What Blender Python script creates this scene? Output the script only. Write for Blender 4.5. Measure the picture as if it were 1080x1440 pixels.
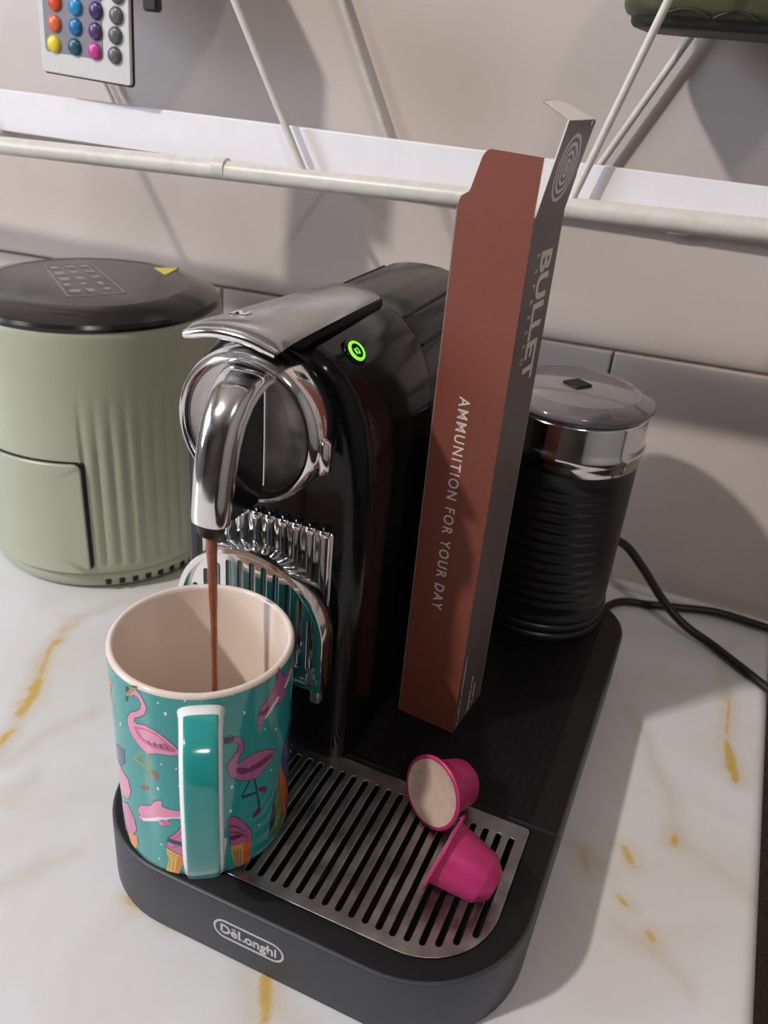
import bpy, bmesh, math, random
from mathutils import Vector, Matrix, noise
random.seed(7)
for o in list(bpy.data.objects): bpy.data.objects.remove(o)
SC = bpy.context.scene
COL = SC.collection
S = 0.001          # everything below is written in millimetres
PI = math.pi

# ------------------------------------------------------------------ camera
cam_d = bpy.data.cameras.new('camera'); cam = bpy.data.objects.new('camera', cam_d); COL.objects.link(cam)
SC.camera = cam
cam_d.sensor_fit = 'VERTICAL'; cam_d.sensor_height = 36.0
cam_d.lens = 1180.1 / 1440 * 36.0
cam_d.clip_start = 0.01
cam_d.dof.use_dof = True; cam_d.dof.focus_distance = 0.40; cam_d.dof.aperture_fstop = 13.0
_r = Vector((0.91328667, 0.39924951, 0.08066775)); _d = Vector((0.25714895, -0.4115697, -0.87434821)); _f = Vector((-0.31588269, 0.8192742, -0.47854772))
_m = Matrix((( _r.x, -_d.x, -_f.x), (_r.y, -_d.y, -_f.y), (_r.z, -_d.z, -_f.z))).to_4x4()
_m.translation = Vector((246.425, -206.185, 375.861)) * S
cam.matrix_world = _m

# ------------------------------------------------------------------ world, lights, exposure
W = bpy.data.worlds.new('world'); SC.world = W; W.use_nodes = True
W.node_tree.nodes['Background'].inputs[0].default_value = (0.80, 0.80, 0.88, 1)
W.node_tree.nodes['Background'].inputs[1].default_value = 0.05
def area(name, loc, target, size, power, col, size_y=None):
    d = bpy.data.lights.new(name, 'AREA'); d.energy = power; d.color = col; d.size = size * S
    if size_y: d.shape = 'RECTANGLE'; d.size_y = size_y * S
    else: d.shape = 'DISK'
    o = bpy.data.objects.new(name, d); COL.objects.link(o)
    o.location = Vector(loc) * S
    o.rotation_euler = (Vector(target) - Vector(loc)).to_track_quat('-Z', 'Y').to_euler()
    return o
area('kitchen_lamp', (-1400, -1670, 2270), (90, 180, 80), 150, 84.0, (1.0, 0.93, 0.87))
area('second_lamp', (1150, -1550, 2270), (90, 180, 80), 260, 18.0, (1.0, 0.91, 0.84))
area('window_light', (-2280, -1000, 900), (0, -100, 100), 1300, 78.0, (0.69, 0.82, 1.0), 1100)
SC.view_settings.view_transform = 'Standard'
SC.view_settings.look = 'None'
SC.view_settings.gamma = 1.0
SC.view_settings.use_curve_mapping = False
SC.view_settings.exposure = -0.30

# ------------------------------------------------------------------ helpers
def mat(name, col, rough=0.5, metal=0.0, noise_amt=0.0, noise_scale=200, bump=0.0, bump_scale=400, rough_var=0.0, coat=0.0, spec=0.5, emit=None, emit_s=0.0, alpha=None, trans=0.0):
    m = bpy.data.materials.new(name); m.use_nodes = True
    nt = m.node_tree; b = nt.nodes['Principled BSDF']
    b.inputs['Base Color'].default_value = (*col, 1); b.inputs['Roughness'].default_value = rough
    b.inputs['Metallic'].default_value = metal; b.inputs['Coat Weight'].default_value = coat
    b.inputs['Specular IOR Level'].default_value = spec
    b.inputs['Transmission Weight'].default_value = trans
    if emit: b.inputs['Emission Color'].default_value = (*emit, 1); b.inputs['Emission Strength'].default_value = emit_s
    if noise_amt or bump or rough_var:
        tc = nt.nodes.new('ShaderNodeTexCoord')
        n = nt.nodes.new('ShaderNodeTexNoise'); n.inputs['Scale'].default_value = noise_scale; n.inputs['Detail'].default_value = 6
        nt.links.new(tc.outputs['Object'], n.inputs['Vector'])
        if noise_amt:
            mr = nt.nodes.new('ShaderNodeMapRange'); mr.inputs[1].default_value = 0.3; mr.inputs[2].default_value = 0.7
            mr.inputs[3].default_value = 1 - noise_amt; mr.inputs[4].default_value = 1 + noise_amt * 0.5
            nt.links.new(n.outputs['Fac'], mr.inputs[0])
            mx = nt.nodes.new('ShaderNodeVectorMath'); mx.operation = 'SCALE'; mx.inputs[0].default_value = col
            nt.links.new(mr.outputs[0], mx.inputs['Scale']); nt.links.new(mx.outputs[0], b.inputs['Base Color'])
        if rough_var:
            mr2 = nt.nodes.new('ShaderNodeMapRange'); mr2.inputs[1].default_value = 0.35; mr2.inputs[2].default_value = 0.65
            mr2.inputs[3].default_value = rough; mr2.inputs[4].default_value = rough + rough_var
            nt.links.new(n.outputs['Fac'], mr2.inputs[0]); nt.links.new(mr2.outputs[0], b.inputs['Roughness'])
        if bump:
            n2 = nt.nodes.new('ShaderNodeTexNoise'); n2.inputs['Scale'].default_value = bump_scale; n2.inputs['Detail'].default_value = 3
            nt.links.new(tc.outputs['Object'], n2.inputs['Vector'])
            bp = nt.nodes.new('ShaderNodeBump'); bp.inputs['Strength'].default_value = bump; bp.inputs['Distance'].default_value = 0.0006
            nt.links.new(n2.outputs['Fac'], bp.inputs['Height']); nt.links.new(bp.outputs[0], b.inputs['Normal'])
    return m

def root(name, label, cat, loc, group=None, rot=(0, 0, 0)):
    o = bpy.data.objects.new(name, None); COL.objects.link(o)
    o.empty_display_size = 0.02
    o.location = Vector(loc) * S; o.rotation_euler = rot
    o['label'] = label; o['category'] = cat
    if group: o['group'] = group
    return o
def tag(o, label, cat, group=None):
    o['label'] = label; o['category'] = cat
    if group: o['group'] = group
    return o
def woff(p):
    v = Vector((0, 0, 0))
    while p is not None:
        v += p.location; p = p.parent
    return v

class B:
    """collects shapes (mm) into one bmesh"""
    def __init__(self): self.bm = bmesh.new(); self.mi = 0
    def f(self, vs):
        try:
            fc = self.bm.faces.new(vs); fc.material_index = self.mi; return fc
        except ValueError: return None
    def v(self, p): return self.bm.verts.new(p)
    def box(self, lo, hi, bev=0, M=None):
        (x0, y0, z0), (x1, y1, z1) = lo, hi
        b = min(bev, (x1-x0)/2.01, (y1-y0)/2.01, (z1-z0)/2.01)
        if b <= 0:
            p = [(x0,y0,z0),(x1,y0,z0),(x1,y1,z0),(x0,y1,z0),(x0,y0,z1),(x1,y0,z1),(x1,y1,z1),(x0,y1,z1)]
            if M: p = [M @ Vector(q) for q in p]
            v = [self.v(q) for q in p]
            for i in ((3,2,1,0),(4,5,6,7),(0,1,5,4),(1,2,6,5),(2,3,7,6),(3,0,4,7)): self.f([v[k] for k in i])
            return self
        def ring(i, z): return [(x0+i, y0+b, z),(x0+b, y0+i, z),(x1-b, y0+i, z),(x1-i, y0+b, z),(x1-i, y1-b, z),(x1-b, y1-i, z),(x0+b, y1-i, z),(x0+i, y1-b, z)]
        self.loft([ring(b*.999, z0), ring(0, z0+b), ring(0, z1-b), ring(b*.999, z1)], M=M)
        return self
    def loft(self, rings, cap=True, closed=True, M=None, cap0=None, cap1=None):
        R = []
        for r in rings: R.append([self.v(M @ Vector(p) if M else p) for p in r])
        n = len(R[0])
        for a, b in zip(R[:-1], R[1:]):
            for i in range(n if closed else n-1):
                j = (i+1) % n
                self.f([a[i], a[j], b[j], b[i]])
        if (cap if cap0 is None else cap0): self.f(list(reversed(R[0])))
        if (cap if cap1 is None else cap1): self.f(R[-1])
        return R
    def lathe(self, prof, c=(0,0,0), axis='Z', seg=48, M=None, rfun=None):
        """prof: list of (r, h)"""
        prev = None
        for r, h in prof:
            pts = []
            if r < 1e-6:
                pts = [(0, 0, h)]
            else:
                for k in range(seg):
                    t = 2*PI*k/seg; rr = r + (rfun(t, r, h) if rfun else 0)
                    pts.append((rr*math.cos(t), rr*math.sin(t), h))
            if axis == 'Y': pts = [(p[0], -p[2], p[1]) for p in pts]      # h runs towards -Y
            q = [Vector(p) + Vector(c) for p in pts]
            if M: q = [M @ p for p in q]
            cur = [self.v(p) for p in q]
            if prev is not None:
                if len(prev) == 1 and len(cur) > 1:
                    for k in range(seg): self.f([prev[0], cur[k], cur[(k+1) % seg]][::-1])
                elif len(cur) == 1 and len(prev) > 1:
                    for k in range(seg): self.f([prev[k], prev[(k+1) % seg], cur[0]])
                elif len(cur) > 1:
                    for k in range(seg): self.f([prev[k], prev[(k+1) % seg], cur[(k+1) % seg], cur[k]])
            prev = cur
        return self
    def tube(self, path, r, seg=12, cap=True, M=None):
        path = [Vector(p) for p in path]
        rings = []; up = None
        for i, p in enumerate(path):
            a = path[max(i-1, 0)]; b = path[min(i+1, len(path)-1)]
            t = (b - a).normalized()
            if up is None:
                up = Vector((0, 0, 1)) if abs(t.z) < .9 else Vector((0, 1, 0))
            n = (up - t * up.dot(t)).normalized(); up = n; bn = t.cross(n)
            rr = r[i] if isinstance(r, (list, tuple)) else r
            rings.append([p + (n*math.cos(2*PI*k/seg) + bn*math.sin(2*PI*k/seg))*rr for k in range(seg)])
        self.loft(rings, cap=cap, M=M); return self
    def build(self, name, mats, parent=None, local=False, smooth=40, recalc=True):
        if recalc: bmesh.ops.recalc_face_normals(self.bm, faces=self.bm.faces)
        off = Vector((0, 0, 0)) if (local or parent is None) else woff(parent)
        for v in self.bm.verts: v.co = v.co * S - off
        me = bpy.data.meshes.new(name)
        if smooth:
            ca = math.radians(smooth)
            for f in self.bm.faces: f.smooth = True
            for e in self.bm.edges:
                if len(e.link_faces) == 2 and e.calc_face_angle(0) > ca: e.smooth = False
        self.bm.to_mesh(me); self.bm.free()
        for m in (mats if isinstance(mats, (list, tuple)) else [mats]): me.materials.append(m)
        o = bpy.data.objects.new(name, me); COL.objects.link(o)
        if parent: o.parent = parent
        return o
    def add_mesh(self, me, M):
        """append another mesh's geometry (metres) with matrix M giving millimetres"""
        vs = [self.v(M @ v.co) for v in me.vertices]
        for p in me.polygons: self.f([vs[i] for i in p.vertices])
        return self

def rrect(x0, y0, x1, y1, r, n=10):
    """rounded rectangle outline, r = radii (x0y0, x1y0, x1y1, x0y1)"""
    if not isinstance(r, (list, tuple)): r = (r,)*4
    pts = []
    for (cx, cy, rr, a0) in ((x0+r[0], y0+r[0], r[0], PI), (x1-r[1], y0+r[1], r[1], 1.5*PI), (x1-r[2], y1-r[2], r[2], 0), (x0+r[3], y1-r[3], r[3], .5*PI)):
        if rr < 1e-6: pts.append((cx, cy)); continue
        for k in range(n+1):
            a = a0 + k/n*PI/2; pts.append((cx+rr*math.cos(a), cy+rr*math.sin(a)))
    return pts
def slot(x0, y0, x1, y1, w, n=6):
    d = Vector((x1-x0, y1-y0)); a = math.atan2(d.y, d.x); pts = []
    for k in range(n+1): t = a+PI/2+k/n*PI; pts.append((x0+w*math.cos(t), y0+w*math.sin(t)))
    for k in range(n+1): t = a-PI/2+k/n*PI; pts.append((x1+w*math.cos(t), y1+w*math.sin(t)))
    return pts
def curve_mesh(loops, extrude, bevel=0, res=2):
    cu = bpy.data.curves.new('tmp', 'CURVE'); cu.dimensions = '2D'; cu.fill_mode = 'BOTH'
    cu.extrude = extrude; cu.bevel_depth = bevel; cu.bevel_resolution = res
    for L in loops:
        sp = cu.splines.new('POLY'); sp.points.add(len(L)-1); sp.use_cyclic_u = True
        for p, q in zip(sp.points, L): p.co = (q[0], q[1], 0, 1)
    o = bpy.data.objects.new('tmp', cu); COL.objects.link(o)
    dg = bpy.context.evaluated_depsgraph_get(); me = bpy.data.meshes.new_from_object(o.evaluated_get(dg))
    bpy.data.objects.remove(o); bpy.data.curves.remove(cu)
    return me
def text_mesh(txt, size, offset=0.0, extrude=0.05, spacing=1.0, xs=1.0, shear=0.0):
    cu = bpy.data.curves.new('tmp', 'FONT'); cu.body = txt; cu.size = size; cu.offset = offset
    cu.extrude = extrude; cu.space_character = spacing; cu.shear = shear; cu.resolution_u = 4
    o = bpy.data.objects.new('tmp', cu); COL.objects.link(o)
    dg = bpy.context.evaluated_depsgraph_get(); me = bpy.data.meshes.new_from_object(o.evaluated_get(dg))
    bpy.data.objects.remove(o); bpy.data.curves.remove(cu)
    return me
def ext(me):
    xs = [v.co.x for v in me.vertices]; ys = [v.co.y for v in me.vertices]
    return min(xs), max(xs), min(ys), max(ys)
def frame(o, ux, uy):
    """matrix taking local (x, y, z) to o + x*ux + y*uy + z*(ux x uy)"""
    ux = Vector(ux); uy = Vector(uy); uz = ux.cross(uy).normalized()
    M = Matrix(((ux.x, uy.x, uz.x), (ux.y, uy.y, uz.y), (ux.z, uy.z, uz.z))).to_4x4(); M.translation = Vector(o)
    return M
def fit_text(b, txt, o, ux, uy, length, height, offset=0.0, spacing=1.0, extrude=0.02):
    """text laid from o along ux over `length`, cap height `height` along uy"""
    me = text_mesh(txt, 10, offset=offset, spacing=spacing, extrude=extrude)
    x0, x1, y0, y1 = ext(me)
    ref = text_mesh('H', 10, offset=offset, extrude=extrude); _, _, _, h = ext(ref)
    M = frame(o, ux, uy) @ Matrix.Diagonal((length/(x1-x0), height/h, 1, 1)) @ Matrix.Translation((-x0, 0, 0))
    b.add_mesh(me, M)

# ------------------------------------------------------------------ materials
def srgb(r, g, b):
    return tuple(((c/255/12.92) if c/255 <= .04045 else ((c/255+.055)/1.055)**2.4) for c in (r, g, b))
M_gloss = mat('glossy_black_plastic', (.005, .005, .006), .12, rough_var=.06, noise_scale=60, spec=.3)
M_tank = mat('smoked_black_plastic', (.010, .010, .011), .16, rough_var=.05, noise_scale=60)
M_satin = mat('satin_black_plastic', (.006, .006, .0065), .42, spec=.3, bump=.12, bump_scale=3000)
M_side = mat('charcoal_black_plastic', (.034, .037, .046), .40, bump=.05, bump_scale=3000)
M_chrome = mat('polished_chrome', (.78, .76, .75), .07, 1.0, rough_var=.08, noise_scale=90)
M_chrome2 = mat('worn_chrome', (.60, .57, .56), .34, 1.0, noise_amt=.18, noise_scale=70, rough_var=.14)
M_lid = mat('smudged_chrome_lid', (.46, .45, .45), .17, 1.0, noise_amt=.06, noise_scale=45, rough_var=.12)
M_steel = mat('brushed_steel', (.42, .40, .39), .30, 1.0, noise_amt=.35, noise_scale=90, rough_var=.15)
M_dark = mat('dark_recess', (.004, .004, .004), .6, noise_amt=.2)
M_rubber = mat('black_rubber', (.008, .008, .008), .45, bump=.1, bump_scale=1500)
M_green_glow = mat('green_backlight', (.1, .8, .05), .4, emit=(.25, 1.0, .03), emit_s=1.4, noise_amt=.01)
M_silverprint = mat('silver_print', (.50, .50, .50), .40, noise_amt=.05)
M_teal = mat('teal_glaze', srgb(44, 152, 150), .12, noise_amt=.05, noise_scale=40, coat=.3)
M_cream = mat('cream_glaze', srgb(232, 216, 203), .15, noise_amt=.03, noise_scale=40)
M_whiteglaze = mat('white_glaze', srgb(240, 238, 238), .12, noise_amt=.02)
M_coffee = mat('milky_coffee', srgb(150, 84, 58), .2, noise_amt=.2, noise_scale=300)
M_brown = mat('red_brown_board', srgb(128, 70, 56), .42, noise_amt=.05, noise_scale=300)
M_darkbrown = mat('dark_brown_board', srgb(98, 85, 83), .42, noise_amt=.05, noise_scale=300)
M_card = mat('white_card', srgb(232, 226, 224), .7, noise_amt=.04, noise_scale=500)
M_cardgrey = mat('tan_card', srgb(150, 132, 118), .7, noise_amt=.04, noise_scale=500)
M_whiteprint = mat('white_print', srgb(225, 215, 212), .5, noise_amt=.03)
M_greyprint = mat('grey_print', srgb(222, 214, 210), .4, noise_amt=.06)
M_sage = mat('sage_green_plastic', srgb(176, 180, 156), .34, noise_amt=.03, noise_scale=30)
M_fryerlid = mat('black_glass_lid', (.012, .011, .011), .12, rough_var=.10, noise_scale=40)
M_yellow = mat('yellow_sticker', srgb(226, 206, 92), .5, noise_amt=.04)
M_lidprint = mat('grey_lid_print', srgb(150, 146, 146), .5, noise_amt=.15, noise_scale=900)
M_pinkcap = mat('magenta_lacquer', srgb(196, 50, 114), .46, metal=.2, noise_amt=.12, noise_scale=250)
M_foil = mat('pale_gold_foil', srgb(222, 196, 180), .38, metal=.25, bump=.5, bump_scale=120, noise_amt=.1)
M_rack = mat('cream_painted_wire', srgb(214, 209, 200), .35, noise_amt=.10, noise_scale=120)
M_plank = mat('white_laminate', srgb(240, 237, 240), .45, noise_amt=.03, noise_scale=60)
M_remote = mat('white_remote_plastic', srgb(214, 210, 208), .4, noise_amt=.03)
M_remoteback = mat('black_remote_edge', (.012, .011, .012), .5, noise_amt=.1)
M_remotepanel = mat('grey_button_panel', srgb(132, 128, 136), .4, noise_amt=.05)
M_olive = mat('olive_green_plastic', srgb(74, 78, 50), .42, noise_amt=.12, noise_scale=80)
M_olivedark = mat('dark_green_rubber', srgb(34, 38, 30), .55, noise_amt=.2, noise_scale=120)
M_cable = mat('black_cable', (.010, .009, .008), .45, noise_amt=.1)
M_sealant = mat('white_sealant', srgb(226, 220, 210), .5, noise_amt=.12, noise_scale=150)
M_wall = mat('beige_glazed_wall', srgb(207, 195, 188), .34, noise_amt=.035, noise_scale=14, bump=.02, bump_scale=60)
M_grout = mat('brown_grout', srgb(120, 104, 92), .9, noise_amt=.4, noise_scale=300)
M_floor = mat('dark_brown_floor', srgb(52, 36, 30), .6, noise_amt=.3, noise_scale=8)
M_seal = mat('smoky_clear_lid', srgb(118, 112, 118), .08, noise_amt=.05, coat=.5)
M_sealmid = mat('smoky_clear_disc', srgb(138, 132, 134), .12, noise_amt=.05, coat=.3)

# ------------------------------------------------------------------ setting
def structure(o): o['kind'] = 'structure'; return o
b = B(); b.box((-2300, 431, -880), (2300, 480, 2300)); wall = structure(b.build('wall_back', M_grout, None))
# plaster / large glazed upper face with a rounded lower edge
def joint_z(x): return 192.0 + .034*(x-118)      # the tile joint runs slightly downhill to the left
b = B(); prof = [(431.5, 1.0)]
for k in range(13):
    a = k/12*PI/2; prof.append((424+7*(1-math.sin(a)), 1.0+30*(1-math.cos(a))))
b.loft([[(x, y, joint_z(x)+z) for y, z in prof] + [(x, 424, 1699), (x, 431.5, 1699)] for x in (-1299, 1299)]); b.build('upper_face', M_wall, wall, smooth=30)
for i in range(7):
    x0, x1 = 174-345*4+345*i+.9, 174-345*3+345*i-.9
    b = B(); ring = lambda e, y: [(x0+e, y, 1+e), (x1-e, y, 1+e), (x1-e, y, joint_z(x1)-.8-e), (x0+e, y, joint_z(x0)-.8-e)]
    b.loft([ring(0, 431.5), ring(0, 428.6), ring(1.0, 427.5)]); b.build('tile', M_wall, wall, smooth=30)
b = B(); b.tube([(-1298, 425.5, 1.2), (1298, 425.5, 1.2)], 4.6, 10); structure(b.build('trim_1', M_sealant, None))

def shell(name, lo, hi, m): b = B(); b.box(lo, hi); return structure(b.build(name, m, None))
M_room = mat('room_paint', srgb(176, 174, 174), .8, noise_amt=.05, noise_scale=2)
M_roomdark = mat('dark_cupboard_fronts', srgb(74, 66, 62), .6, noise_amt=.15, noise_scale=3)
shell('ceiling', (-2300, -3000, 2300), (2300, 480, 2320), mat('ceiling_paint', srgb(214, 208, 200), .9, noise_amt=.03, noise_scale=3))
shell('wall_left', (-2320, -3000, -880), (-2300, 480, 2300), M_room)
shell('wall_right', (2300, -3000, -880), (2320, 480, 2300), M_room)
shell('wall_front', (-2300, -3020, -880), (2300, -3000, 2300), M_roomdark)
# worktop: white marbled laminate, grid mesh so the gold veins lie in the sheet
GOLD = [(-81.9,44.7,-84.6,66.5,3.0),(-90.0,77.7,-103.6,108.4,6),(-103.6,108.4,-125.2,143.7,2.6),(-120.4,139.1,-121.8,147.5,2.6),(-125.4,152.9,-125.5,170.3,1.2),(315.4,272.7,324.5,236.1,5),(315.3,319.9,316.3,273.2,1.6),(268.8,154.8,275.9,144.3,3),(270.7,120.4,277.7,116.0,2.2),(288.9,106.0,292.3,101.3,3),(293.5,176.4,295.5,168.7,3.2),(127.9,6.4,140.8,-18.1,3.6),(248.4,140.5,253.5,125.2,2.2),(47.9,4.7,55.5,1.6,2.0),(73.4,1.2,77.1,0.6,2.0)]
SOFT = [(-68.5,39.4,-136.1,166.2),(-136.1,166.2,-105.4,215.3),(-68.5,39.4,-54.8,100.7),(-49.2,20.3,-43.9,46.4),(313.1,393.1,307.9,315.9),(255.5,270.7,299.0,169.4),(299.0,169.4,344.6,152.4),(239.7,144.0,270.0,128.7),(271.1,101.3,314.6,82.3),(119.8,8.3,131.4,-22.8),(140.2,-0.7,156.4,-10.4),(3.4,16.0,-6.5,-22.2)]
def segt(px, py, s):
    x0, y0, x1, y1 = s[:4]; dx, dy = x1-x0, y1-y0; L = dx*dx+dy*dy
    return max(0, min(1, ((px-x0)*dx+(py-y0)*dy)/L))
def segd(px, py, s):
    x0, y0, x1, y1 = s[:4]; dx, dy = x1-x0, y1-y0; L = dx*dx+dy*dy
    t = max(0, min(1, ((px-x0)*dx+(py-y0)*dy)/L)) if L else 0
    return math.hypot(px-x0-t*dx, py-y0-t*dy)
XE = 341.5
cols = [(-760 + 14*i, 0) for i in range(41)] + [(-186+1.7*i, 0) for i in range(1, 306)]
cols = [c for c in cols if c[0] < XE-9]
for k in range(7):
    a = k/6*PI/2; cols.append((XE-8+8*math.sin(a), -8+8*math.cos(a)))
cols.append((XE, -40))
rows = [-900 + 40*i for i in range(21)] + [-97+1.75*i for i in range(302)]
rows = [r for r in rows if r < 430] + [430]
me = bpy.data.meshes.new('worktop'); vs = []; vc = []
for y in rows:
    for x, z in cols:
        vs.append((x*S, y*S, z*S))
        g = s_ = 0.0
        if -200 < x < 360 and -110 < y:
            n1 = noise.noise(Vector((x*.03, y*.03, 1.5))); n2 = noise.noise(Vector((x*.16, y*.16, 7.5))); n3 = noise.noise(Vector((x*.03, y*.03, 31.5)))
            wx, wy = x + n1*9 + n2*2, y + n3*9
            for q in GOLD:
                d = segd(x + n2*1.6, y + n1*2.4, q); w = q[4]*(.35+.55*math.sin(PI*segt(x, y, q))**.6)*(.8+.5*n2)
                if d < w+7: g = max(g, min(1, max(0, (w+1.1-d)/2.4)), .30*max(0, 1-d/(w+9)))
            for q in SOFT:
                d = segd(wx, wy, q)
                s_ = max(s_, .55*max(0, 1-d/12)**1.5, .7*max(0, 1-d/2.0)*max(0, .4+n2))
        vc.append((g, s_, 0, 1))
nx = len(cols)
fs = [(j*nx+i, j*nx+i+1, (j+1)*nx+i+1, (j+1)*nx+i) for j in range(len(rows)-1) for i in range(nx-1)]
me.from_pydata(vs, [], fs)
ca = me.color_attributes.new('veins', 'FLOAT_COLOR', 'POINT')
for i, c in enumerate(vc): ca.data[i].color = c
for p in me.polygons: p.use_smooth = True
top = bpy.data.objects.new('worktop', me); COL.objects.link(top)
tag(top, 'white marbled worktop with gold veins and a rounded right edge', 'worktop')
m = bpy.data.materials.new('marbled_laminate'); m.use_nodes = True; nt = m.node_tree; bs = nt.nodes['Principled BSDF']
bs.inputs['Roughness'].default_value = .30
at = nt.nodes.new('ShaderNodeAttribute'); at.attribute_name = 'veins'; sp = nt.nodes.new('ShaderNodeSeparateColor')
nt.links.new(at.outputs['Color'], sp.inputs[0])
tc = nt.nodes.new('ShaderNodeTexCoord')
n1 = nt.nodes.new('ShaderNodeTexNoise'); n1.inputs['Scale'].default_value = 7; n1.inputs['Detail'].default_value = 5; n1.inputs['Distortion'].default_value = 1.2
nt.links.new(tc.outputs['Object'], n1.inputs['Vector'])
cr = nt.nodes.new('ShaderNodeValToRGB'); cr.color_ramp.elements[0].position = .30; cr.color_ramp.elements[1].position = .62
cr.color_ramp.elements[0].color = (*srgb(214, 211, 207), 1); cr.color_ramp.elements[1].color = (*srgb(225, 226, 231), 1)
nt.links.new(n1.outputs['Fac'], cr.inputs[0])
def mix(fac, a, col):
    x = nt.nodes.new('ShaderNodeMix'); x.data_type = 'RGBA'; nt.links.new(fac, x.inputs[0]); nt.links.new(a, x.inputs[6]); x.inputs[7].default_value = (*col, 1); return x.outputs[2]
c1 = mix(sp.outputs[1], cr.outputs[0], srgb(204, 195, 180)); c2 = mix(sp.outputs[0], c1, srgb(206, 172, 90))
nt.links.new(c2, bs.inputs['Base Color'])
me.materials.append(m)
b = B(); b.box((-760, -900, -42), (XE-1, 430, -40.5)); o = b.build('underside', M_floor, top)
b = B(); b.box((-2500, -3000, -900), (2500, 480, -880)); structure(b.build('floor', M_floor, None))

# ------------------------------------------------------------------ coffee machine
mach = root('coffee_machine', 'black and chrome pod coffee machine with a steel drip grill, standing on the marbled worktop', 'coffee machine', (128, 150, 0))
ZB = 38.8
def base_part(name, outline_fn, holes=(), bottom=True):
    b = B()
    rings = [[(x, y, z) for x, y in outline_fn(i)] for i, z in ((1.0, .4), (0, 1.4), (0, ZB-2.0), (.5, ZB-.7), (1.6, ZB))]
    b.loft(rings, cap0=True, cap1=False)
    me = curve_mesh([outline_fn(1.6)] + list(holes), 0)
    Mx = Matrix.Translation((0, 0, ZB)); b.mi = 1; b.add_mesh(me, Mx); b.mi = 0
    bmesh.ops.remove_doubles(b.bm, verts=b.bm.verts, dist=.02)
    return b.build(name, [M_side, M_satin], mach, smooth=35)
XL, XR, SEAM = 19, 236, 106.5
def out_front(i): return rrect(XL+i, i, XR-i, SEAM-i*.3, (52-i, 57-i, .001, .001), 14)
def out_rear(i): return rrect(XL+i, SEAM+.8+i*.3, XR-i, 335-i, (.001, .001, 40-i, 40-i), 14)
GX0, GX1, GY0, GY1 = 35, 221.5, 13.5, 104.2
def grill_out(i): return rrect(GX0+i, GY0+i, GX1-i, GY1-i, (36-i, 37-i, 2, 2), 12)
base_part('drip_base', out_front, [grill_out(-.5)])
base_part('machine_base', out_rear)
b = B(); g0 = grill_out(-.5)
b.loft([[(x, y, ZB-.2) for x, y in g0], [(x, y, 20) for x, y in g0]], cap0=False, cap1=True); b.build('drip_well', M_dark, mach, smooth=30)
loops = [grill_out(.3)]
for i in range(-10, 17):
    x = 107.97+6.655*i
    y0 = 20.5; cx = GX1-37
    if x > cx: y0 = GY0+37-math.sqrt(max(0, 37**2-(x-cx)**2))+7.5
    cx = GX0+36
    if x < cx: y0 = GY0+36-math.sqrt(max(0, 36**2-(x-cx)**2))+7.5
    loops.append(slot(x, y0, x, 93.3, 1.75))
me = curve_mesh(loops, .55, .28, 1)
b = B(); b.add_mesh(me, Matrix.Translation((0, 0, ZB-.45))); b.build('drip_grill', M_steel, mach, smooth=50)
# ridged black platform behind the grill
b = B(); b.box((119.5, 108.6, ZB), (220.5, 322, ZB+.5), bev=.3); plat = b.build('platform', M_satin, mach)
b = B()
for k in range(18):
    x = 123+5.6*k; b.box((x-.7, 110, ZB+.5), (x+.7, 255, ZB+.9))
o = b.build('platform_ridges', M_satin, plat); o['kind'] = 'stuff'

# upright body
TOPP = [(0, 266), (10, 265.4), (20, 263.3), (28, 259.2), (35, 252.6), (41, 243.5), (45.5, 232.5), (48.6, 219), (50, 203)]
def section(i, n=4):
    pts = []
    for a, c in zip(TOPP[:-1], TOPP[1:]):
        for k in range(n): pts.append((a[0]+(c[0]-a[0])*k/n, a[1]+(c[1]-a[1])*k/n))
    pts.append(TOPP[-1]); pts += [(50, 150), (50, 90), (50, ZB+.2)]
    sx = (50-i)/50; sz = (227-i)/227
    half = [(x*sx, ZB+.2+(z-ZB-.2)*sz) for x, z in pts]
    return [(68+x, z) for x, z in half] + [(68-x, z) for x, z in reversed(half[1:])]
def body(name, y0, y1, r0, r1, m, extra=0):
    b = B(); rings = []
    for k in range(8):
        a = k/7*PI/2; rings.append([(x, y0+r0*(1-math.cos(a)), z) for x, z in section(r0*(1-math.sin(a))+extra)])
    for k in range(8):
        a = PI/2-k/7*PI/2; rings.append([(x, y1-r1*(1-math.cos(a)), z) for x, z in section(r1*(1-math.sin(a))+extra)])
    b.loft(rings); return b.build(name, m, mach, smooth=38)
body('front_housing', 100, 186, 11, 1.2, M_gloss)
tank = body('water_tank', 187, 293, 1.2, 7, M_tank, extra=.8)
for sx in (-1, 1):
    b = B(); b.tube([(68+sx*27, 190, 258.6), (68+sx*27, 288, 258.6)], 1.1, 8); b.build('tank_lid_seam', M_dark, tank)
b = B(); b.tube([(106.2, 190, 246.2), (106.2, 288, 246.2)], .9, 8); b.build('tank_edge_line', M_dark, tank)

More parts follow.
